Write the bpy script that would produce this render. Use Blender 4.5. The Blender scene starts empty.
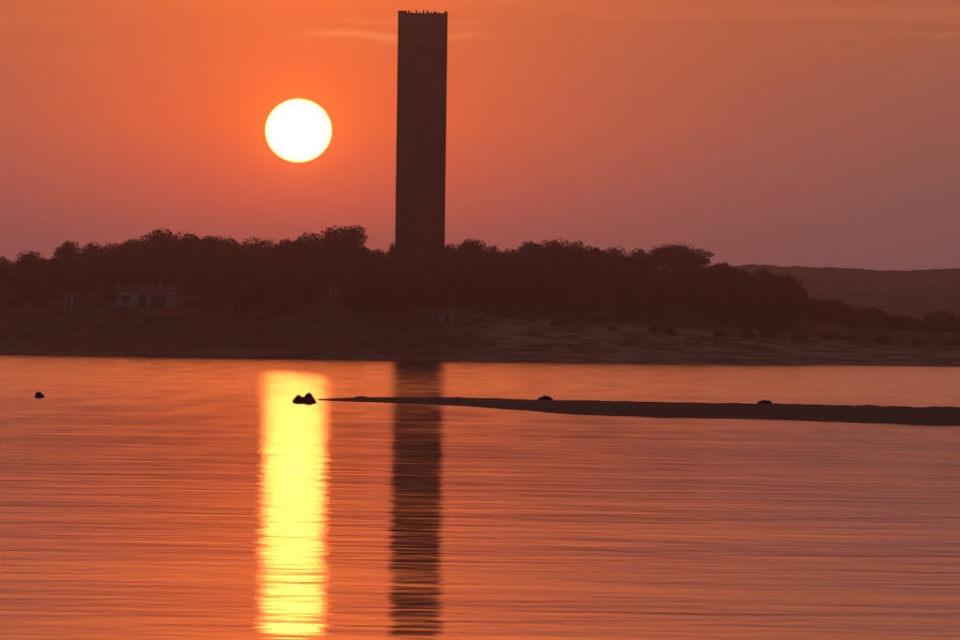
import bpy, bmesh, math, random
import numpy as np
from mathutils import Matrix, Vector

random.seed(7)
rng = np.random.default_rng(7)
scn = bpy.context.scene
col = scn.collection

# ------------------------------------------------------------------ camera
CAM_H = 2.5
F = 480 / math.tan(math.radians(4.0))          # focal length in photo pixels (960 wide)
PITCH = math.atan(23 / F)
ROLL = math.radians(0.75)
R3 = Matrix.Rotation(math.pi / 2 + PITCH, 3, 'X') @ Matrix.Rotation(ROLL, 3, 'Z')
cam_d = bpy.data.cameras.new('camera')
cam_d.sensor_fit = 'HORIZONTAL'
cam_d.angle = math.radians(8.0)
cam_d.clip_start = 0.1
cam_d.clip_end = 30000
cam = bpy.data.objects.new('camera', cam_d)
cam.matrix_world = Matrix.Translation((0, 0, CAM_H)) @ R3.to_4x4()
col.objects.link(cam)
scn.camera = cam


def ray(u, v):
    return (R3 @ Vector(((u - 480) / F, -(v - 320) / F, -1))).normalized()


def at(u, v, Y):
    """point on the plane y = Y seen at photo pixel (u, v)"""
    d = ray(u, v)
    return Vector((0, 0, CAM_H)) + d * (Y / d.y)


def on_water(u, v, z=0.0):
    d = ray(u, v)
    return Vector((0, 0, CAM_H)) + d * ((z - CAM_H) / d.z)


PX = 1 / F                                       # radians per photo pixel

# ------------------------------------------------------------------ sky and sun
SUN = ray(298.5, 130.5)
SUN_EL = math.asin(SUN.z)
SUN_AZ = math.atan2(SUN.x, SUN.y)
SUN_RADIANCE = (40.0, 10.0, 1.75)
SKY_GAIN = 1.3

world = bpy.data.worlds.new('World')
scn.world = world
world.use_nodes = True
wt = world.node_tree
for n in list(wt.nodes):
    wt.nodes.remove(n)


class NT:
    """tiny helper for node trees"""
    def __init__(self, t):
        self.t = t

    def new(self, typ, **kw):
        n = self.t.nodes.new(typ)
        for k, v in kw.items():
            setattr(n, k, v)
        return n

    def put(self, sock, v):
        if isinstance(v, bpy.types.NodeSocket):
            self.t.links.new(v, sock)
        else:
            sock.default_value = v

    def m(self, op, a, b=None, c=None, clamp=False):
        n = self.new('ShaderNodeMath', operation=op)
        n.use_clamp = clamp
        self.put(n.inputs[0], a)
        if b is not None:
            self.put(n.inputs[1], b)
        if c is not None:
            self.put(n.inputs[2], c)
        return n.outputs[0]

    def vm(self, op, a, b=None, scale=None):
        n = self.new('ShaderNodeVectorMath', operation=op)
        self.put(n.inputs[0], a)
        if b is not None:
            self.put(n.inputs[1], b)
        if scale is not None:
            self.put(n.inputs['Scale'], scale)
        return n.outputs['Value'] if op in ('DISTANCE', 'LENGTH', 'DOT_PRODUCT') else n.outputs['Vector']

    def mix(self, f, a, b):
        n = self.new('ShaderNodeMix', data_type='RGBA')
        self.put(n.inputs['Factor'], f)
        self.put(n.inputs[6], a)
        self.put(n.inputs[7], b)
        return n.outputs[2]

    def ramp(self, f, stops, interp='LINEAR'):
        n = self.new('ShaderNodeValToRGB')
        cr = n.color_ramp
        cr.interpolation = interp
        while len(cr.elements) < len(stops):
            cr.elements.new(0.5)
        for e, (p, c) in zip(cr.elements, stops):
            e.position = p
            e.color = (c[0], c[1], c[2], 1)
        self.put(n.inputs[0], f)
        return n.outputs[0]

    def smooth(self, v, a, b):
        n = self.new('ShaderNodeMapRange', interpolation_type='SMOOTHSTEP')
        self.put(n.inputs[0], v)
        n.inputs[1].default_value = a
        n.inputs[2].default_value = b
        return n.outputs[0]

    def noise(self, vec, scale, detail=4, rough=0.55):
        n = self.new('ShaderNodeTexNoise')
        self.put(n.inputs['Vector'], vec)
        n.inputs['Scale'].default_value = scale
        n.inputs['Detail'].default_value = detail
        n.inputs['Roughness'].default_value = rough
        return n.outputs[0]


W = NT(wt)
dirv = W.new('ShaderNodeTexCoord').outputs['Generated']
sep = W.new('ShaderNodeSeparateXYZ')
W.put(sep.inputs[0], dirv)
DEG = 180 / math.pi
el = W.m('MULTIPLY', W.m('ARCSINE', sep.outputs[2]), DEG)
az = W.m('MULTIPLY', W.m('SUBTRACT', W.m('ARCTAN2', sep.outputs[0], sep.outputs[1]), SUN_AZ), DEG)
theta = W.m('MULTIPLY', W.vm('DISTANCE', dirv, tuple(SUN)), DEG)
# horizon murk, away from the sun (elevation 0..10 degrees)
e10 = W.m('DIVIDE', el, 10.0, clamp=True)
base = W.ramp(e10, [(0.00, (.10, .096, .118)), (.06, (.105, .093, .110)), (.12, (.14, .088, .092)),
                    (.19, (.20, .086, .070)), (.28, (.31, .094, .048)), (.50, (.38, .12, .052)), (1.0, (.38, .15, .11))])
glow = W.ramp(e10, [(0.00, (.52, .106, .108)), (.07, (.66, .106, .086)), (.12, (.98, .125, .050)),
                    (.18, (1.15, .155, .022)), (.27, (.98, .160, .028)), (.42, (1.9, .32, .045)), (.70, (1.9, .35, .06)), (1.0, (1.0, .25, .08))])
# the glow reaches higher above the sun than below it, where the murk swallows it
del_ = W.m('SUBTRACT', el, SUN_EL * DEG)
del_ = W.m('MULTIPLY', del_, W.m('SUBTRACT', 1.0, W.m('MULTIPLY', W.smooth(del_, -0.3, 1.5), 0.5)))
theta_g = W.m('SQRT', W.m('ADD', W.m('MULTIPLY', del_, del_), W.m('MULTIPLY', az, az)))
g = W.m('POWER', math.e, W.m('MULTIPLY', W.m('POWER', W.m('DIVIDE', theta_g, 2.4), 1.15), -1.0))
near_sun = W.mix(g, base, glow)
# thin cirrus streaks high in the murk
cv = W.new('ShaderNodeCombineXYZ')
W.put(cv.inputs[0], W.m('MULTIPLY', az, 0.42))
W.put(cv.inputs[1], W.m('MULTIPLY', el, 7.0))
cn = W.smooth(W.noise(cv.outputs[0], 1.0, 5, 0.5), 0.46, 0.80)
cn = W.m('MULTIPLY', cn, W.smooth(el, 1.9, 2.9))
wisp_line = W.m('ADD', 2.55, W.m('MULTIPLY', W.m('SINE', W.m('MULTIPLY', az, 5.0)), 0.022))


def wisp(mid, half, a0, a1, a2, a3):
    d = W.m('DIVIDE', W.m('SUBTRACT', el, mid), half)
    gs = W.m('POWER', math.e, W.m('MULTIPLY', W.m('MULTIPLY', d, d), -1.0))
    return W.m('MULTIPLY', gs, W.m('MULTIPLY', W.smooth(az, a0, a1), W.m('SUBTRACT', 1.0, W.smooth(az, a2, a3))))


cl = W.m('ADD', W.m('MULTIPLY', cn, 0.14), W.m('MULTIPLY', wisp(wisp_line, 0.034, -0.25, 0.4, 0.7, 1.9), 0.48))
cl = W.m('ADD', cl, W.m('MULTIPLY', wisp(2.675, 0.03, 0.1, 0.6, 1.0, 2.2), 0.16))
near_sun = W.mix(cl, near_sun, (1.05, .30, .10, 1))
# the wide sky
sky = W.new('ShaderNodeTexSky', sky_type='NISHITA')
sky.sun_disc = False
sky.sun_elevation = SUN_EL
sky.sun_rotation = SUN_AZ
sky.air_density = 1.6
sky.dust_density = 3.0
sky.ozone_density = 4.0
dome = W.vm('SCALE', sky.outputs[0], scale=0.10)
near_sun = W.vm('SCALE', near_sun, scale=SKY_GAIN)
allsky = W.mix(W.smooth(theta, 9.0, 75.0), near_sun, dome)
# the sun's disc, flattened a little by refraction
dv = W.vm('MULTIPLY', W.vm('SUBTRACT', dirv, tuple(SUN)), (1, 1, 1.05))
disc = W.m('SUBTRACT', 1.0, W.smooth(W.m('MULTIPLY', W.vm('LENGTH', dv), DEG), 0.250, 0.285))
aur = W.m('POWER', math.e, W.m('MULTIPLY', theta, -1 / 0.16))
allsky = W.vm('ADD', allsky, W.vm('SCALE', (2.0, .42, .03), scale=aur))
lit = W.vm('ADD', allsky, W.vm('SCALE', SUN_RADIANCE, scale=disc))
bg = W.new('ShaderNodeBackground')
W.put(bg.inputs[0], lit)
bg.inputs[1].default_value = 1.0
wo = W.new('ShaderNodeOutputWorld')
wt.links.new(bg.outputs[0], wo.inputs[0])

sun_d = bpy.data.lights.new('sun', 'SUN')
sun_d.energy = 0.0003
sun_d.angle = math.radians(0.53)
sun_d.color = (1.0, 0.26, 0.045)
sun = bpy.data.objects.new('sun', sun_d)
sun.rotation_mode = 'QUATERNION'
sun.rotation_quaternion = SUN.to_track_quat('Z', 'Y')
sun.location = SUN * 200 + Vector((0, 0, 20))
col.objects.link(sun)

# ------------------------------------------------------------------ render settings
scn.view_settings.view_transform = 'Standard'
scn.view_settings.look = 'None'
scn.view_settings.exposure = 0.0
scn.view_settings.gamma = 1.0
scn.view_settings.use_curve_mapping = False
scn.cycles.use_denoising = True
scn.cycles.max_bounces = 6
scn.cycles.volume_bounces = 0
scn.cycles.sample_clamp_indirect = 8.0
world.cycles.sampling_method = 'MANUAL'
world.cycles.sample_map_resolution = 4096


# ------------------------------------------------------------------ helpers
def mat(name, c1, c2, scale=1.0, rough=0.85, detail=5, bump=0.0, bump_scale=None, spec=0.2, coords='Object', lo=0.35, hi=0.65):
    m = bpy.data.materials.new(name)
    m.use_nodes = True
    N = NT(m.node_tree)
    bs = m.node_tree.nodes['Principled BSDF']
    tc = N.new('ShaderNodeTexCoord').outputs[coords]
    n = N.noise(tc, scale, detail, 0.6)
    f = N.smooth(n, lo, hi)
    N.put(bs.inputs['Base Color'], N.mix(f, (*c1, 1), (*c2, 1)))
    bs.inputs['Roughness'].default_value = rough
    bs.inputs['Specular IOR Level'].default_value = spec
    if bump:
        b = N.new('ShaderNodeBump')
        b.inputs['Strength'].default_value = 1.0
        b.inputs['Distance'].default_value = bump
        N.put(b.inputs['Height'], N.noise(tc, bump_scale or scale * 3, 4, 0.6))
        N.put(bs.inputs['Normal'], b.outputs[0])
    return m


def mesh_obj(name, verts, faces, material, parent=None, smooth=False):
    me = bpy.data.meshes.new(name)
    me.from_pydata([tuple(v) for v in verts], [], faces)
    me.update()
    if smooth:
        me.polygons.foreach_set('use_smooth', [True] * len(me.polygons))
    me.materials.append(material)
    o = bpy.data.objects.new(name, me)
    col.objects.link(o)
    if parent:
        o.parent = parent
    return o


def grid_obj(name, X, Y, Z, material, smooth=True):
    """X, Y, Z : 2-D arrays"""
    nr, nc = X.shape
    v = np.stack([X, Y, Z], -1).reshape(-1, 3).astype(np.float32)
    i = np.arange(nr * nc).reshape(nr, nc)
    q = np.stack([i[:-1, :-1], i[:-1, 1:], i[1:, 1:], i[1:, :-1]], -1).reshape(-1, 4).astype(np.int32)
    me = bpy.data.meshes.new(name)
    me.vertices.add(len(v))
    me.vertices.foreach_set('co', v.ravel())
    me.loops.add(q.size)
    me.loops.foreach_set('vertex_index', q.ravel())
    me.polygons.add(len(q))
    me.polygons.foreach_set('loop_start', np.arange(0, q.size, 4, dtype=np.int32))
    me.polygons.foreach_set('use_smooth', np.full(len(q), smooth))
    me.update(calc_edges=True)
    me.materials.append(material)
    o = bpy.data.objects.new(name, me)
    col.objects.link(o)
    return o


def bm_obj(name, bm, material, parent=None, smooth=False):
    me = bpy.data.meshes.new(name)
    bmesh.ops.recalc_face_normals(bm, faces=bm.faces)
    bm.to_mesh(me)
    bm.free()
    if smooth:
        me.polygons.foreach_set('use_smooth', [True] * len(me.polygons))
    me.materials.append(material)
    o = bpy.data.objects.new(name, me)
    col.objects.link(o)
    if parent:
        o.parent = parent
    return o


def box(bm, x0, x1, y0, y1, z0, z1, bevel=0.0, rz=0.0, about=(0, 0)):
    r = bmesh.ops.create_cube(bm, size=1.0)
    vs = r['verts']
    for v in vs:
        v.co = Vector(((x0 + x1) / 2 + v.co.x * (x1 - x0), (y0 + y1) / 2 + v.co.y * (y1 - y0), (z0 + z1) / 2 + v.co.z * (z1 - z0)))
    if bevel:
        es = list({e for v in vs for e in v.link_edges})
        bmesh.ops.bevel(bm, geom=es, offset=bevel, segments=1, affect='EDGES')
    return bm


def box_obj(name, dims, material, parent=None, bevel=0.0):
    bm = bmesh.new()
    box(bm, *dims, bevel=bevel)
    return bm_obj(name, bm, material, parent)


def empty(name, loc, rz=0.0):
    o = bpy.data.objects.new(name, None)
    o.location = loc
    o.rotation_euler = (0, 0, rz)
    o.empty_display_size = 0.5
    col.objects.link(o)
    return o


def tag(o, label=None, cat=None, group=None, kind=None):
    if label:
        o['label'] = label
    if cat:
        o['category'] = cat
    if group:
        o['group'] = group
    if kind:
        o['kind'] = kind
    return o


def vnoise(x, y, seed=0):
    """smooth 2-D value noise, numpy"""
    x = np.asarray(x, float)
    y = np.asarray(y, float)
    xi = np.floor(x).astype(np.int64)
    yi = np.floor(y).astype(np.int64)
    fx = x - xi
    fy = y - yi
    fx = fx * fx * (3 - 2 * fx)
    fy = fy * fy * (3 - 2 * fy)

    def h(a, b):
        n = (a * 374761393 + b * 668265263 + seed * 982451653) & 0x7fffffff
        n = ((n ^ (n >> 13)) * 1274126177) & 0x7fffffff
        n = n ^ (n >> 16)
        return (n % 10007) / 10007.0
    return (h(xi, yi) * (1 - fx) + h(xi + 1, yi) * fx) * (1 - fy) + (h(xi, yi + 1) * (1 - fx) + h(xi + 1, yi + 1) * fx) * fy - 0.5


# ------------------------------------------------------------------ terrain
SHORE = 970.0
RIDGE_Y = 1130.0
ridge_px = [(-420, 300), (-200, 296), (-80, 292), (0, 290), (60, 286), (100, 283), (160, 276), (240, 279), (340, 277), (420, 285), (480, 283),
            (560, 280), (660, 286), (720, 294), (780, 307), (830, 326), (880, 331), (960, 333), (1100, 335), (1400, 337)]
RX = np.array([at(u, v, RIDGE_Y).x for u, v in ridge_px])
RZ = np.array([at(u, v, RIDGE_Y).z for u, v in ridge_px])
TP = np.array([-60, 0, 6, 30, 70, 110, 160, 220, 450, 700, 1500, 4500])
TV = np.array([-.25, -.004, .03, .15, .56, .80, 1.0, 1.0, .25, .15, .15, .3])


def land(x, y):
    x = np.asarray(x, float)
    y = np.asarray(y, float)
    s = SHORE + 2.5 * vnoise(x / 40, y * 0 + 3, 5) + 1.2 * vnoise(x / 9, y * 0 + 9, 6)
    t = y - s
    z = np.interp(x, RX, RZ) * np.interp(t, TP, TV)
    ampl = np.clip(t / 40, 0, 1)
    z = z + ampl * (0.9 * vnoise(x / 17, y / 17, 1) + 0.5 * vnoise(x / 6, y / 6, 2)) + np.clip(t / 8, 0, 1) * 0.16 * vnoise(x / 2.2, y / 2.2, 3)
    z = np.where(t < 0, np.maximum(z, -3.0), z)
    # terrace the house stands on
    w = np.exp(-((x - HOUSE.x) / 9.0) ** 4) * np.exp(-((y - HOUSE.y - 2) / 8.0) ** 4)
    z = z * (1 - w) + w * HOUSE.z
    # bank under the photographer
    bank = np.clip((9.0 - y) / 9.0, -3.0 / 0.9, 1.0) * 0.9
    return np.where(y < 200, np.maximum(bank, -3.0), z)


HOUSE = at(145, 307.5, 1042.0)


def land1(x, y):
    return float(land(np.array([x]), np.array([y]))[0])


m_ground = mat('dry_ground', (.04, .032, .022), (.13, .10, .065), scale=0.10, detail=9, rough=0.95, bump=0.25, bump_scale=0.8, spec=0.1)
GN = NT(m_ground.node_tree)
gb = m_ground.node_tree.nodes['Principled BSDF']
gpos = GN.new('ShaderNodeNewGeometry').outputs['Position']
gs_ = GN.new('ShaderNodeSeparateXYZ')
GN.put(gs_.inputs[0], gpos)
old = gb.inputs['Base Color'].links[0].from_socket
# a field of bleached grass on the slope past the tower, and a bare drawdown strip along the shore
field = GN.m('MULTIPLY', GN.smooth(gs_.outputs[0], -10.0, 8.0), GN.m('SUBTRACT', 1.0, GN.smooth(gs_.outputs[1], 1022.0, 1040.0)))
grn = GN.smooth(GN.noise(GN.vm('MULTIPLY', gpos, (.16, .13, .5)), 1.0, 8, .7), .40, .62)
c1 = GN.mix(GN.m('MULTIPLY', field, grn), old, (.46, .45, .25, 1))
strip = GN.m('MULTIPLY', GN.m('SUBTRACT', 1.0, GN.smooth(gs_.outputs[1], 976.0, 992.0)), GN.smooth(GN.noise(GN.vm('MULTIPLY', gpos, (.05, .5, 1)), 1.0, 6, .6), .42, .6))
GN.put(gb.inputs['Base Color'], GN.mix(GN.m('MULTIPLY', strip, .6), c1, (.26, .24, .18, 1)))
gx = np.unique(np.concatenate([np.linspace(-3000, -130, 40), np.arange(-130, 131, 1.3), np.linspace(130, 3000, 40)]))
gy = np.unique(np.concatenate([np.linspace(-90, 30, 25), np.linspace(30, 940, 20), np.arange(940, 1010, 1.2), np.arange(1010, 1260, 2.2), np.linspace(1260, 5200, 60)]))
GX, GY = np.meshgrid(gx, gy)
tag(grid_obj('ground', GX, GY, land(GX, GY), m_ground), kind='structure')

# far hill, behind the low end of the ridge
far_px = [(-6000, 300), (-2500, 285), (-900, 290), (-200, 285), (300, 275), (560, 266), (700, 264.5), (760, 263.5), (800, 265), (850, 268), (880, 269.5), (960, 268), (1100, 262), (1600, 258),
          (2600, 275), (6000, 300)]
FY = 1950.0
fx_ = np.array([(u - 480) * PX * FY for u, v in far_px])
fz_ = np.array([at(u, v - 3, FY).z if abs(u) < 1700 else 18 + (u % 7) * 2 for u, v in far_px])
hx = np.unique(np.concatenate([np.linspace(-2500, -300, 120), np.arange(-300, 460, 2.5), np.linspace(460, 2500, 120)]))
hy = np.linspace(1560, 2600, 110)
HX, HY = np.meshgrid(hx, hy)
prof = np.interp(HY, [1560, 1700, 1950, 2060, 2600], [0, .45, 1, .95, 0])
HZ = np.interp(HX, fx_, fz_) * prof + prof * (0.8 * vnoise(HX / 45, HY / 45, 11) + 1.4 * vnoise(HX / 9, HY / 20, 12) + 1.2 * vnoise(HX / 4.5, HY / 16, 13)) - 1.2
m_far = mat('hazed_far_wood', (.06, .08, .085), (.12, .14, .14), scale=0.03, detail=8, rough=0.95, spec=0.05)  # blue-grey of distance haze put into the wood's base colour
tag(grid_obj('far_hill', HX, HY, HZ, m_far), kind='structure')

# ------------------------------------------------------------------ water, one sheet with real ripples
azs = np.concatenate([np.linspace(-68, -9, 24)[:-1], np.linspace(-9, -5.2, 24)[:-1], np.linspace(-5.2, 5.2, 360), np.linspace(5.2, 9, 24)[1:], np.linspace(9, 68, 24)[1:]])
ys = [3.0]
while ys[-1] < 1012:
    y = ys[-1]
    ys.append(y + (0.5 if y < 44 else (0.0011 * y if y < 115 else 0.0018 * y)))
ys = np.array(ys)
TA, WY = np.meshgrid(np.tan(np.radians(azs)), ys)
WX = TA * WY
WZ = np.zeros_like(WX)
DR = np.where(np.abs(TA) > math.tan(math.radians(5.3)), 50.0, np.where(WY < 44, .5, np.where(WY < 115, .0011, .0018) * WY))
GUST = [1 + 1.3 * vnoise(WX / q + q, WY / (q * 1.6), 30 + i) for i, q in enumerate((1.7, 2.9, 4.3, 6.1, 9.0))]
SPEC = [(0.26 * (3.2 / 0.26) ** (k / 53), 1.35, 0.00125) for k in range(54)] + [(3.5 * (24 / 3.5) ** (k / 15), 1.1, 0.0009) for k in range(16)]
for k, (L, spread, slope) in enumerate(SPEC):
    L *= rng.uniform(.93, 1.07)
    a = rng.uniform(-spread, spread)
    ph = rng.uniform(0, 2 * math.pi)
    kx, ky = 2 * math.pi / L * math.sin(a), 2 * math.pi / L * math.cos(a)
    fade = np.clip((L / DR - 2.6) / 3.0, 0, 1)
    if fade.max() <= 0:
        continue
    WZ += fade * GUST[k % 5] * slope * L / (2 * math.pi) * np.sin(kx * WX + ky * WY + ph)
m_water = bpy.data.materials.new('lake_water')
m_water.use_nodes = True
WN = NT(m_water.node_tree)
for n in list(m_water.node_tree.nodes):
    m_water.node_tree.nodes.remove(n)
wp_ = WN.new('ShaderNodeNewGeometry').outputs['Position']
wsep = WN.new('ShaderNodeSeparateXYZ')
WN.put(wsep.inputs[0], wp_)
# sheltered by the near bank, rippled by the breeze farther out
far_ripple = WN.smooth(wsep.outputs[1], 60.0, 420.0)
cat = WN.noise(WN.vm('MULTIPLY', wp_, (.42, .035, 1)), 1.0, 4, .55)
gl = WN.new('ShaderNodeBsdfAnisotropic', distribution='BECKMANN')
WN.put(gl.inputs['Roughness'], WN.m('ADD', WN.m('ADD', .10, WN.m('MULTIPLY', far_ripple, .060)), WN.m('MULTIPLY', WN.m('SUBTRACT', cat, .5), .08)))
gl.inputs['Color'].default_value = (1, 1, 1, 1)
df = WN.new('ShaderNodeBsdfDiffuse')
df.inputs['Color'].default_value = (.014, .014, .011, 1)
fr = WN.new('ShaderNodeFresnel')
fr.inputs['IOR'].default_value = 1.333
mx = WN.new('ShaderNodeMixShader')
WN.put(mx.inputs[0], fr.outputs[0])
WN.put(mx.inputs[1], df.outputs[0])
WN.put(mx.inputs[2], gl.outputs[0])
wout = WN.new('ShaderNodeOutputMaterial')
WN.put(wout.inputs['Surface'], mx.outputs[0])
tag(grid_obj('water', WX, WY, WZ, m_water), kind='structure')

# ------------------------------------------------------------------ mud bar running out into the water
m_mud = mat('wet_mud', (.030, .022, .017), (.075, .055, .040), scale=1.2, detail=7, rough=0.8, bump=0.04, bump_scale=6, spec=0.3)
spine = [(326, 400.3, 0.6, .06), (345, 400.8, 2.0, .11), (380, 401.4, 4, .15), (430, 402.6, 7, .19), (480, 404.5, 11, .22), (560, 409, 18, .27), (650, 412, 20, .30),
         (760, 414.5, 18, .32), (860, 417, 19, .33), (960, 419.5, 19, .35), (1100, 423, 19, .35), (1400, 430, 19, .36), (2400, 450, 18, .4), (5200, 500, 16, .4)]
sx = np.array([on_water(u, v).x for u, v, w, h in spine])
sy = np.array([on_water(u, v).y for u, v, w, h in spine])
sw = np.array([w for u, v, w, h in spine])
sh = np.array([h for u, v, w, h in spine])
bx = np.unique(np.concatenate([np.linspace(sx[0] - .3, 24, 420), np.linspace(24, sx[-1], 80)]))
bc = np.linspace(-1, 1, 41)
BX, BC = np.meshgrid(bx, bc)
wid = np.interp(BX, sx, sw) * (1 + .25 * vnoise(BX / 3.2, np.sign(BC) * 3 + 5, 21) + .15 * vnoise(BX / 0.9, np.sign(BC) * 3 + 5, 22))
BY = np.interp(BX, sx, sy) + BC * wid * 1.35 + 0.6 * vnoise(BX / 5, BC * 0 + 1, 24)
BZ = np.interp(BX, sx, sh) * (1.15 - 1.35 ** 2 * 1.0 * BC ** 2) + np.interp(BX, sx, sh / .35) * (0.06 * vnoise(BX / .8, BY / 1.5, 25) + .05 * vnoise(BX / .3, BY / .8, 26))
BZ = np.where(np.abs(BC) > .98, -0.35, np.maximum(BZ, -0.35))
tag(grid_obj('mud_bar', BX, BY, BZ, m_mud), kind='structure')


# ------------------------------------------------------------------ rocks in the water and on the bar
m_rock = mat('wet_rock', (.07, .045, .035), (.16, .11, .085), scale=3.0, detail=7, rough=0.6, bump=0.03, bump_scale=9, spec=0.4)


def rock(u, v, wpx, hpx, label, peak=0.0, seed=0, depth=0.8, base=None, skew=0.0, name='rock'):
    p = on_water(u, v) if base is None else base
    w = wpx * PX * p.y
    h = hpx * PX * p.y
    bm = bmesh.new()
    bmesh.ops.create_icosphere(bm, subdivisions=4, radius=1.0)
    for q in bm.verts:
        c = q.co
        n1 = float(vnoise(c.x * 2.1 + seed, c.y * 2.1 + c.z * 1.7, seed + 3))
        n2 = float(vnoise(c.x * 5 + seed, c.y * 5 + c.z * 4, seed + 4))
        r = 1 + .28 * n1 + .14 * n2
        x, y, z = c.x * r, c.y * r, c.z * r
        if z > 0 and peak:
            k = 1 - peak * min(1, z)
            x, y = x * k + skew * z, y * k
        q.co = Vector((x * w / 2, y * w / 2 * depth, z * h * (1.0 if z > 0 else 0.5)))
    o = bm_obj(name, bm, m_rock, smooth=True)
    o.location = p
    tag(o, label, 'rock', 'dark rocks at the water')
    return o


rock(299, 402.4, 13, 7.4, 'lower blunt rock of the pair standing in the sun glitter', .32, 2)
rock(308.3, 402.6, 15.5, 9, 'taller pointed rock of the pair standing in the sun glitter', .36, 5)
rock(39.5, 397.6, 10.5, 5.2, 'small dark rounded rock alone in open water away from the bar', 0.0, 9)


def bar_point(u, off):
    x = (on_water(u, 404).x)
    for _ in range(8):
        y = float(np.interp(x, sx, sy)) + off
        x = (on_water(u, 404).x / on_water(u, 404).y) * y
    return Vector((x, y, float(np.interp(x, sx, sh))))


rock(361, 397.5, 15, 2.6, 'low flat rock on the thin tip of the mud bar', 0.1, 12, base=bar_point(361, .3) - Vector((0, 0, .03)))
rock(545.5, 398, 16, 4.6, 'round rock on the mud bar nearest the tower reflection', 0.15, 15, base=bar_point(545.5, 1.5) + Vector((0, 0, .02)))
rock(765, 401, 15, 4.0, 'round rock on the wide part of the mud bar', 0.0, 15, base=bar_point(765, 2.5) + Vector((0, 0, .04)))

# ------------------------------------------------------------------ tower
m_conc = mat('tower_concrete', (.055, .046, .042), (.10, .085, .078), scale=0.35, detail=8, rough=0.9, bump=0.03, bump_scale=1.5, spec=0.15)
TY = 1132.0
tb = at(420, 292, TY)
tt = at(422.8, 12.6, TY)
TZ0 = land1(tb.x, TY) - 0.4
TH = tt.z
tw = 49.4 * PX * TY / 2
tower = empty('tower', (tt.x, TY + tw, TZ0))
tag(tower, 'tall plain square concrete tower rising from the wooded ridge', 'tower')
H = TH - TZ0
lifts = 15
lh = (H - 1.2) / lifts
box_obj('plinth', (-tw - .25, tw + .25, -tw - .25, tw + .25, 0, 1.2), m_conc, tower, .05)
for k in range(lifts):
    z0 = 1.2 + k * lh
    box_obj('wall_panel', (-tw, tw, -tw, tw, z0, z0 + lh - .05), m_conc, tower, .02)
box_obj('core', (-tw + .06, tw - .06, -tw + .06, tw - .06, 1.0, H - .2), m_conc, tower)
m_dark = mat('dark_opening', (.03, .028, .026), (.05, .046, .042), scale=1, rough=0.5)
pw = 2 * tw / 49.4
x0 = -tw
box_obj('corner_block', (x0, x0 + 8.6 * pw, -tw + .003, tw - .003, H - .06, H + .30), m_conc, tower, .03)
box_obj('corner_block', (tw - 3.2 * pw, tw, -tw + .003, tw - .003, H - .06, H + .26), m_conc, tower, .03)
for i, (px_, hh, ww) in enumerate(((10.7, .38, .16), (13.5, .18, .12), (18.4, .40, .14), (21.5, .16, .12), (25.3, .42, .14), (29.5, .34, .20), (33.0, .15, .12), (37.0, .20, .3), (41, .12, .12))):
    xx = x0 + px_ * pw
    box_obj('roof_post', (xx - ww, xx + ww, -tw + .05, -tw + .05 + 2 * ww, H - .08, H + hh), m_conc, tower, .02)

# ------------------------------------------------------------------ house and small buildings on the shore side
m_wall = mat('limewash', (.50, .49, .47), (.72, .71, .68), scale=0.8, detail=7, rough=0.9, bump=0.01, bump_scale=4, spec=0.1)
m_stone = mat('dry_stone', (.16, .14, .12), (.30, .27, .24), scale=1.5, detail=6, rough=0.95, bump=0.02, bump_scale=5, spec=0.1)
m_roof = mat('clay_roof', (.10, .065, .05), (.17, .11, .08), scale=2.0, detail=5, rough=0.9)


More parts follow.
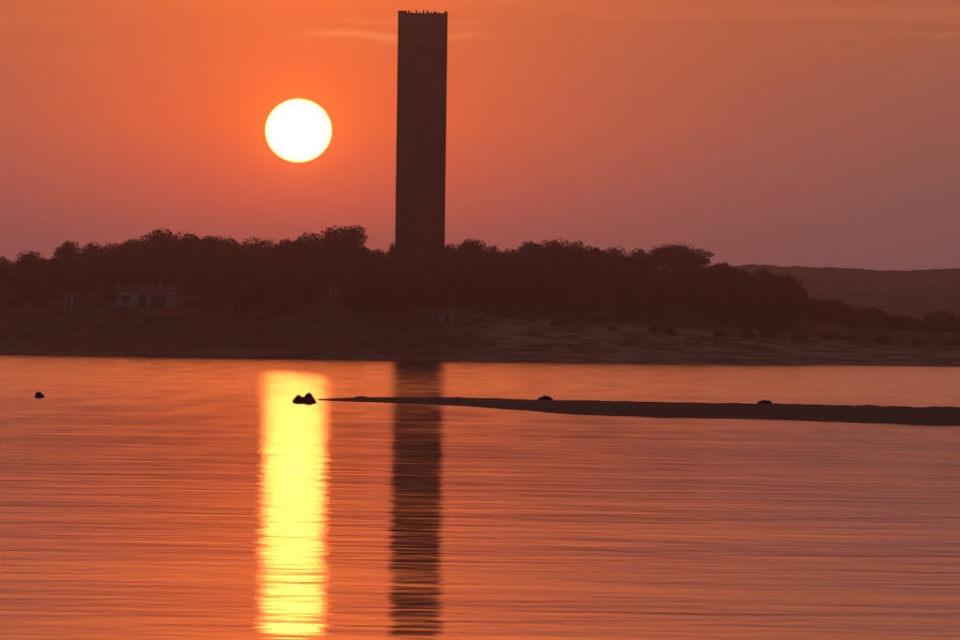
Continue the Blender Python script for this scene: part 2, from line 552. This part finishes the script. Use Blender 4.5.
def bld_house():
    pxm = PX * HOUSE.y
    L = 57 * pxm
    hh = 2.55
    dep = 6.0
    h = empty('house', (HOUSE.x, HOUSE.y, HOUSE.z - .05))
    tag(h, 'long low white house with dark openings under the wooded ridge', 'house')
    # front wall with real openings: piers, lintel and sills
    x0, x1 = -L / 2, L / 2
    ops = [(-L * .40, -L * .27, .9, 1.75), (-L * .10, L * .02, 0.0, 2.0), (L * .10, L * .34, 0.0, 1.85)]
    bm = bmesh.new()
    cur = x0
    for a, b, z0, z1 in ops:
        box(bm, cur, a, 0, .3, 0, 2.0)
        if z0 > 0:
            box(bm, a + .001, b - .001, .002, .298, 0, z0)
        if z1 < 2.0:
            box(bm, a + .001, b - .001, .002, .298, z1, 2.0)
        cur = b
    box(bm, cur, x1, 0, .3, 0, 2.0)
    box(bm, x0, x1, .001, .299, 2.001, hh)
    bm_obj('wall', bm, m_wall, h)
    box_obj('side_wall', (x0 + .001, x0 + .3, .303, dep, 0, hh - .002), m_wall, h)
    box_obj('side_wall', (x1 - .3, x1 - .001, .303, dep, 0, hh - .002), m_wall, h)
    box_obj('back_wall', (x0 + .003, x1 - .003, dep + .003, dep + .3, 0, hh - .002), m_wall, h)
    w = box_obj('window', (ops[0][0], ops[0][1], .2, .24, .9, 1.75), m_dark, h)
    box_obj('window_bar', (-L * .34, -L * .33, .17, .2, .9, 1.75), m_wall, w)
    d = box_obj('door', (ops[1][0], ops[1][1], .2, .25, 0.02, 2.0), m_dark, h)
    box_obj('handle', (ops[1][1] - .2, ops[1][1] - .12, .14, .2, 1.0, 1.06), m_wall, d)
    box_obj('garage_door', (ops[2][0], ops[2][1], .2, .25, 0.02, 1.85), m_dark, h)
    bm = bmesh.new()
    e = .3
    vs = [bm.verts.new(p) for p in ((x0 - e, -e, hh), (x1 + e, -e, hh), (x1 + e, dep + .6, hh), (x0 - e, dep + .6, hh),
                                    (x0 - e, dep / 2, hh + .75), (x1 + e, dep / 2, hh + .75),
                                    (x0 - e, -e, hh + .12), (x1 + e, -e, hh + .12), (x1 + e, dep + .6, hh + .12), (x0 - e, dep + .6, hh + .12))]
    for f in ((0, 3, 2, 1), (0, 1, 7, 6), (2, 3, 9, 8), (6, 7, 5, 4), (8, 9, 4, 5), (1, 2, 8, 5, 7), (0, 6, 4, 9, 3)):
        bm.faces.new([vs[i] for i in f])
    r = bm_obj('roof', bm, m_roof, h)
    box_obj('chimney', (L * .2, L * .2 + .6, dep * .55, dep * .55 + .6, hh + .45, hh + 1.25), m_wall, r)


bld_house()


def hut(u, v, Y, wpx, hpx, label, name='hut', roof=True, dep=2.5, rz=0.0):
    p = at(u, v, Y)
    p.z = land1(p.x, Y)
    w = wpx * PX * Y
    hgt = hpx * PX * Y
    h = empty(name, (p.x, p.y, p.z - .1), rz)
    tag(h, label, name.replace('_', ' ').split()[-1])
    dw = .28 * w
    bm = bmesh.new()
    box(bm, -w / 2, -dw / 2, 0, dep, 0, hgt)
    box(bm, dw / 2, w / 2, .001, dep, 0, hgt - .001)
    box(bm, -dw / 2 - .001, dw / 2 + .001, .01, dep - .01, hgt * .78, hgt - .002)
    bm_obj('wall', bm, m_wall, h)
    box_obj('door', (-dw / 2 + .002, dw / 2 - .002, .15, .2, .02, hgt * .775), m_dark, h)
    bm = bmesh.new()
    e = .15
    vs = [bm.verts.new(q) for q in ((-w / 2 - e, -e, hgt), (w / 2 + e, -e, hgt), (w / 2 + e, dep + e, hgt), (-w / 2 - e, dep + e, hgt),
                                    (-w / 2 - e, -e, hgt + .1), (w / 2 + e, -e, hgt + .1), (w / 2 + e, dep + e, hgt + .45), (-w / 2 - e, dep + e, hgt + .45))]
    for f in ((0, 3, 2, 1), (4, 5, 6, 7), (0, 1, 5, 4), (1, 2, 6, 5), (2, 3, 7, 6), (3, 0, 4, 7)):
        bm.faces.new([vs[i] for i in f])
    bm_obj('roof', bm, m_roof, h)
    return h


hut(333, 293, 1062, 9, 9, 'tiny pale hut among the trees between house and tower')
hut(447, 318, 1028, 16, 11, 'small pale open-fronted hut on the slope below the tower')
hut(69, 300, 1052, 8, 11, 'narrow pale shed at the end of the low wall beside the house', name='shed')


def stone_wall(pts, Y, hm, label):
    root = None
    P = []
    for u in pts:
        x = (at(u, 310, Y)).x
        P.append(Vector((x, Y + 1.5 * math.sin(u * .03), 0)))
    base = P[0].copy()
    base.z = land1(base.x, base.y)
    root = empty('garden_wall', base)
    tag(root, label, 'wall')
    n = 0
    for i in range(len(P) - 1):
        a, b = P[i], P[i + 1]
        k = max(1, int((b - a).length / .75))
        for j in range(k):
            p = a.lerp(b, (j + .5) / k)
            z = land1(p.x, p.y)
            s = (b - a).length / k / 2 - .012
            hj = hm * random.uniform(.82, 1.08)
            o = box_obj('stone', (p.x - base.x - s, p.x - base.x + s, p.y - base.y - .2, p.y - base.y + .2, z - base.z - .3, z - base.z + hj), m_stone, root, .04)
            n += 1
    return root


stone_wall((79, 84, 90, 96), 1040, 1.2, 'short pale stone wall left standing between shed and house'.replace('left standing ', ''))
stone_wall((103, 112, 121, 130), 1030, 1.3, 'pale stone retaining wall just below the front of the house')
stone_wall((8, 30, 52, 74, 96), 1024, .4, 'long low stone wall running along the slope away from the house')
stone_wall((134, 160, 186, 212, 234), 1026, .32, 'long low stone wall on the slope beneath the house toward the tower')

# ------------------------------------------------------------------ trees
m_leaf = []
for i, (a, b) in enumerate((((.020, .028, .012), (.050, .060, .026)), ((.026, .030, .014), (.062, .064, .030)), ((.018, .024, .012), (.042, .050, .022)))):
    m_leaf.append(mat('foliage', a, b, scale=3.0, detail=3, rough=0.8, spec=0.15))
m_bark = mat('bark', (.035, .026, .020), (.07, .055, .042), scale=6, rough=0.95, bump=0.01, spec=0.1)


def crown_mesh(kind, seed, nleaf=12000, ls=.026):
    """unit crown: width 1 about the axis, z 0..1; clumps of small leaf faces with gaps"""
    r = np.random.default_rng(seed)
    cl = []
    ncl = {'round': 84, 'dome': 84, 'umbrella': 80, 'block': 90, 'loose': 44}[kind]
    while len(cl) < ncl:
        p = r.uniform(-1, 1, 3)
        if kind == 'dome':
            q = np.array([p[0], p[1], (p[2] + 1) / 2])
            rad = math.hypot(q[0], q[1]) ** 2 + (q[2]) ** 2
            if rad > 1 or rad < .1:
                continue
            cl.append((q[0] * .42, q[1] * .42, q[2] * .86 + .02))
        elif kind == 'umbrella':
            rad = math.hypot(p[0], p[1])
            if rad > 1:
                continue
            top = .92 - .34 * rad ** 2.2
            cl.append((p[0] * .43, p[1] * .43, top - abs(p[2]) * .42 - .04))
        elif kind == 'block':
            if math.hypot(p[0], p[1]) > 1.1:
                continue
            cl.append((p[0] * .40 * (1.0 if p[2] > 0 else 1.1), p[1] * .40, .5 + p[2] * .40))
        else:
            rad = np.linalg.norm(p)
            if rad > 1 or rad < .3:
                continue
            cl.append((p[0] * .41, p[1] * .41, .5 + p[2] * .42))
    cl = np.array(cl)
    cr = r.uniform(.15, .22, ncl) * (1.0 if kind != 'loose' else .8)
    idx = r.integers(0, ncl, nleaf)
    d = r.normal(0, 1, (nleaf, 3))
    d /= np.linalg.norm(d, axis=1)[:, None]
    pos = cl[idx] + d * (cr[idx] * r.uniform(.45, 1.05, nleaf) ** .6)[:, None] * np.array([1, 1, .8])
    nrm = d + r.normal(0, .7, (nleaf, 3))
    nrm /= np.linalg.norm(nrm, axis=1)[:, None]
    t = np.cross(nrm, r.normal(0, 1, (nleaf, 3)))
    t /= np.linalg.norm(t, axis=1)[:, None]
    b = np.cross(nrm, t)
    s = (ls * r.uniform(.6, 1.3, nleaf))[:, None]
    v = np.stack([pos - t * s, pos - b * s * .55, pos + t * s, pos + b * s * .55], 1).reshape(-1, 3)
    f = np.arange(nleaf * 4).reshape(-1, 4)
    me = bpy.data.meshes.new('crown')
    me.from_pydata(v.tolist(), [], f.tolist())
    me.update()
    me.materials.append(m_leaf[seed % 3])
    return me


def trunk_mesh(seed, lean=.06):
    """unit trunk z 0..1, forking into three limbs"""
    r = random.Random(seed)
    V, Fc = [], []

    def limb(pts, rad):
        n = 7
        base = len(V)
        for (p, q) in zip(pts, rad):
            for j in range(n):
                a = 2 * math.pi * j / n
                V.append((p[0] + q * math.cos(a), p[1] + q * math.sin(a), p[2]))
        for i in range(len(pts) - 1):
            for j in range(n):
                Fc.append((base + i * n + j, base + i * n + (j + 1) % n, base + (i + 1) * n + (j + 1) % n, base + (i + 1) * n + j))
    k = r.uniform(-lean, lean)
    limb([(0, 0, -.08), (k * .5, 0, .22), (k, k * .4, .5)], [.045, .032, .026])
    for s in range(4):
        a = r.uniform(0, 6.28)
        e = r.uniform(.16, .30)
        limb([(k, k * .4, .46), (k + e * .5 * math.cos(a), k * .4 + e * .5 * math.sin(a), .66), (k + e * math.cos(a), k * .4 + e * math.sin(a), r.uniform(.82, .95))], [.024, .016, .006])
    me = bpy.data.meshes.new('trunk')
    me.from_pydata(V, [], Fc)
    me.update()
    me.polygons.foreach_set('use_smooth', [True] * len(me.polygons))
    me.materials.append(m_bark)
    return me


CROWNS = {k: [crown_mesh(k, s + 10 * i) for s in range(3)] for i, k in enumerate(('round', 'dome', 'umbrella', 'block', 'loose'))}
TRUNKS = [trunk_mesh(s) for s in range(4)]


def tree(x, y, width, height, kind, label, group, clear=.22, k=0, name='tree'):
    z = land1(x, y)
    t = empty(name, (x, y, z), random.uniform(0, 6.28))
    tag(t, label, 'tree', group)
    tr = bpy.data.objects.new('trunk', TRUNKS[k % 4])
    tr.scale = (height * .75, height * .75, height * .92)
    cr = bpy.data.objects.new('crown', CROWNS[kind][k % 3])
    cr.location = (0, 0, height * clear)
    cr.scale = (width, width, height * (1 - clear))
    cr.rotation_euler = (0, 0, 0)
    for o in (tr, cr):
        o.parent = t
        col.objects.link(o)
    return t


# (photo column, crown top row, width in px, kind, look)
house_side = [  # from the tower outwards, towards and past the house
    (393, 244, 9, 'round', 'narrow bushy tree'),
    (380, 250, 28, 'round', 'low rounded tree'), (364, 247, 24, 'round', 'low sloping-crowned tree'),
    (343, 228.5, 36, 'block', 'tall square-topped tree'), (311, 233.5, 36, 'round', 'full round tree'), (290, 240, 30, 'round', 'low round tree'),
    (257, 234.5, 46, 'dome', 'broad domed tree'), (232, 239, 30, 'round', 'low round tree'), (210, 236.5, 34, 'round', 'even-topped tree'),
    (187, 234.5, 34, 'round', 'even-topped tree'), (161, 230, 40, 'round', 'tallest humped tree'), (136, 240, 34, 'round', 'sloping-topped tree'),
    (113, 245, 32, 'round', 'low round tree'), (92, 243.5, 28, 'round', 'low round tree'), (70, 240, 36, 'dome', 'broad domed tree'),
    (33, 248, 44, 'dome', 'broad flat-domed tree'), (2, 257, 24, 'round', 'small low tree'), (-26, 252, 40, 'dome', 'broad domed tree'), (-62, 250, 40, 'round', 'round tree')]
hill_side = [  # from the tower outwards, towards the far hill
    (452, 244.5, 24, 'round', 'low round tree'), (471, 240, 30, 'round', 'round tree'), (492, 247.5, 28, 'round', 'low round tree'), (512, 249.5, 28, 'round', 'low round tree'),
    (533, 242.5, 30, 'round', 'round tree'), (555, 236, 46, 'dome', 'broad domed tree'), (580, 242, 28, 'round', 'round tree'), (598, 248, 26, 'loose', 'thin low tree'),
    (615, 244, 32, 'dome', 'small domed tree'), (640, 249.5, 30, 'round', 'low round tree'), (677, 244, 54, 'umbrella', 'wide umbrella-crowned tree'),
    (722, 264, 34, 'round', 'low round tree'), (741, 270, 30, 'round', 'low round tree'), (762, 268, 36, 'dome', 'domed tree'), (785, 275.5, 30, 'round', 'round tree'),
    (800, 286, 24, 'loose', 'small thin tree'), (817, 299, 26, 'round', 'small round tree'), (836, 301, 32, 'round', 'round tree'), (861, 305, 36, 'dome', 'domed tree'),
    (877, 309.5, 20, 'round', 'small round tree'), (903, 313, 36, 'dome', 'domed tree'), (940, 311, 34, 'round', 'round tree'), (966, 316, 30, 'round', 'round tree'), (1000, 314, 36, 'dome', 'domed tree')]
ORD = ['first', 'second', 'third', 'fourth', 'fifth', 'sixth', 'seventh', 'eighth', 'ninth', 'tenth', 'eleventh', 'twelfth', 'thirteenth', 'fourteenth', 'fifteenth', 'sixteenth',
       'seventeenth', 'eighteenth', 'nineteenth', 'twentieth', 'twenty-first', 'twenty-second', 'twenty-third', 'twenty-fourth', 'twenty-fifth']
k = 0
for side, name in ((house_side, 'house'), (hill_side, 'far hill')):
    for i, (u, v, wp, kind, look) in enumerate(side):
        Y = 1122 + 5 * math.sin(k * 2.4)
        if u == 393:
            Y = 1126.0
        p = at(u, v, Y)
        gz = land1(p.x, Y)
        H_ = max(2.2, p.z - gz)
        lab = f'{look}, {ORD[i]} on the skyline from the tower towards the {name}'
        tree(p.x, Y, wp * PX * Y * 1.22, H_ * 1.03, kind, lab, 'trees along the ridge skyline', clear=.34 if kind == 'umbrella' else .1, k=k)
        k += 1

sky_u = np.array([s[0] for s in sorted(house_side + hill_side)])
sky_v = np.array([s[1] for s in sorted(house_side + hill_side)])


def to_px(p):
    d = R3.transposed() @ (Vector(p) - Vector((0, 0, CAM_H)))
    return 480 + F * d.x / -d.z, 320 - F * d.y / -d.z


# the wood on the slope, crowns below the skyline
placed = []
tries = 0
while len(placed) < 210 and tries < 12000:
    tries += 1
    u = random.uniform(-40, 1000)
    Y = random.uniform(1036, 1112)
    p = at(u, 300, Y)
    z = land1(p.x, Y)
    hgt = random.uniform(3.2, 6.2)
    wdt = hgt * random.uniform(.85, 1.25)
    pu, pv = to_px((p.x, Y, z + hgt))
    bu, bv = to_px((p.x, Y, z))
    line = float(np.interp(pu, sky_u, sky_v))
    if pv < line + 9:
        continue
    # keep the open ground, the house and the huts clear
    low = np.interp(pu, [0, 60, 118, 180, 240, 300, 420, 480, 560, 640, 700, 780, 840, 1000], [302, 296, 290, 292, 310, 312, 308, 306, 312, 318, 326, 330, 334, 338])
    if bv > low + random.uniform(-6, 6):
        continue
    if any((u - a) ** 2 / r1 ** 2 + (bv - b) ** 2 / r2 ** 2 < 1 for a, b, r1, r2 in ((146, 306, 50, 14), (333, 300, 22, 13), (447, 318, 20, 12), (76, 304, 26, 10))):
        continue
    if any((q[0] - p.x) ** 2 + (q[1] - Y) ** 2 < (0.30 * (q[2] + wdt)) ** 2 for q in placed):
        continue
    placed.append((p.x, Y, wdt, hgt))
for u, v in ((84, 266), (98, 263), (110, 262), (124, 260), (138, 258), (152, 256), (176, 262), (824, 314), (846, 314), (872, 318), (888, 321), (918, 321), (954, 321)):
    p = at(u, v, 1112)
    placed.append((p.x, 1112.0, 4.6, max(2.0, p.z - land1(p.x, 1112.0))))
for (x, y, w_, h_) in placed:
    bu, bv = to_px((x, y, land1(x, y)))
    kind = random.choice(('round', 'round', 'dome', 'loose'))
    where = next(w for lim, w in ((58, 'past the shed, away from the house'), (112, 'behind the shed and short wall'), (182, 'directly behind the house'), (300, 'between the house and the tiny hut'),
                                  (366, 'around the tiny hut'), (392, 'between the tiny hut and the tower'), (448, 'directly below the tower'), (520, 'just past the tower, far hill side'),
                                  (590, 'below the domed tree past the tower'), (640, 'before the umbrella-crowned tree'),
                                  (712, 'below the umbrella-crowned skyline tree'), (790, 'past the umbrella-crowned tree'), (9999, 'where the ridge meets the far hill')) if bu < lim)
    deep = 'upper' if y > 1090 else ('middle' if y > 1062 else 'lowest')
    look = {'round': 'round dark', 'dome': 'spreading dark', 'loose': 'thin-leaved dark'}[kind]
    tree(x, y, w_ * 1.1, h_, kind, f'{look} tree of the {deep} wood {where}', 'trees of the wood below the ridge', clear=.1, k=k)
    k += 1

# ------------------------------------------------------------------ low shrubs on the open slope
shrub_meshes = [crown_mesh('dome', 71 + s, 900, .06) for s in range(3)]
spots = [(655, 333, 18, 10), (668, 334, 16, 9), (556, 326, 14, 6), (612, 331, 12, 6), (600, 322, 18, 7), (480, 322, 14, 6), (505, 318, 14, 6),
         (350, 308, 22, 10), (338, 303, 16, 8), (372, 316, 14, 6), (398, 310, 20, 9), (290, 316, 16, 6), (262, 320, 16, 6), (242, 314, 18, 7), (212, 311, 20, 8), (190, 309, 14, 8), (110, 300, 18, 10), (98, 306, 10, 6),
         (40, 308, 18, 8), (16, 306, 20, 9), (60, 316, 14, 5), (720, 337, 16, 8), (748, 338, 22, 11), (770, 338, 24, 13), (800, 339, 20, 10), (826, 340, 18, 8), (852, 341, 20, 7), (884, 343, 22, 8), (920, 344, 24, 8), (950, 345, 22, 8),
         (428, 326, 12, 5), (320, 322, 12, 5), (150, 322, 14, 4)]
for i, (u, v, wp, hp) in enumerate(spots):
    # walk up the slope until the ground is seen at that row
    Y = 990.0
    for Yt in np.arange(980, 1100, 1.0):
        p = at(u, v, Yt)
        if land1(p.x, Yt) >= p.z:
            Y = Yt
            break
    x = at(u, v, Y).x
    s = bpy.data.objects.new('shrub', shrub_meshes[i % 3])
    s.location = (x, Y, land1(x, Y) - .1)
    s.scale = (wp * PX * Y, wp * PX * Y, hp * PX * Y)
    s.rotation_euler = (0, 0, random.uniform(0, 6.28))
    col.objects.link(s)
    where = next(w for lim, w in ((100, 'by the low wall and shed'), (130, 'against the end of the house'), (225, 'just past the house'), (310, 'on open slope between house and tiny hut'), (385, 'just below the tiny hut'),
                                  (470, 'near the open-fronted hut below the tower'), (530, 'beyond the open-fronted hut'), (625, 'on open grass past the tower'), (700, 'in the dark clump below the umbrella-crowned tree'),
                                  (810, 'at the foot of the falling ridge'), (9999, 'on the low shore before the far hill')) if u < lim)
    tag(s, f'{"taller" if hp > 8 else "low"} dark shrub {where}', 'shrub', 'shrubs on the open slope')

# ------------------------------------------------------------------ evening haze
hz = bmesh.new()
box(hz, -3080, 3080, -140, 5280, -4.2, 78)
m_haze = bpy.data.materials.new('haze')
m_haze.use_nodes = True
for n in list(m_haze.node_tree.nodes):
    m_haze.node_tree.nodes.remove(n)
vo = m_haze.node_tree.nodes.new('ShaderNodeVolumePrincipled')
vo.inputs['Color'].default_value = (.88, .80, 1.0, 1)
vo.inputs['Density'].default_value = 2.25e-4
vo.inputs['Anisotropy'].default_value = 0.9
mo = m_haze.node_tree.nodes.new('ShaderNodeOutputMaterial')
m_haze.node_tree.links.new(vo.outputs[0], mo.inputs['Volume'])
ho = bm_obj('haze', hz, m_haze)
tag(ho, kind='stuff')
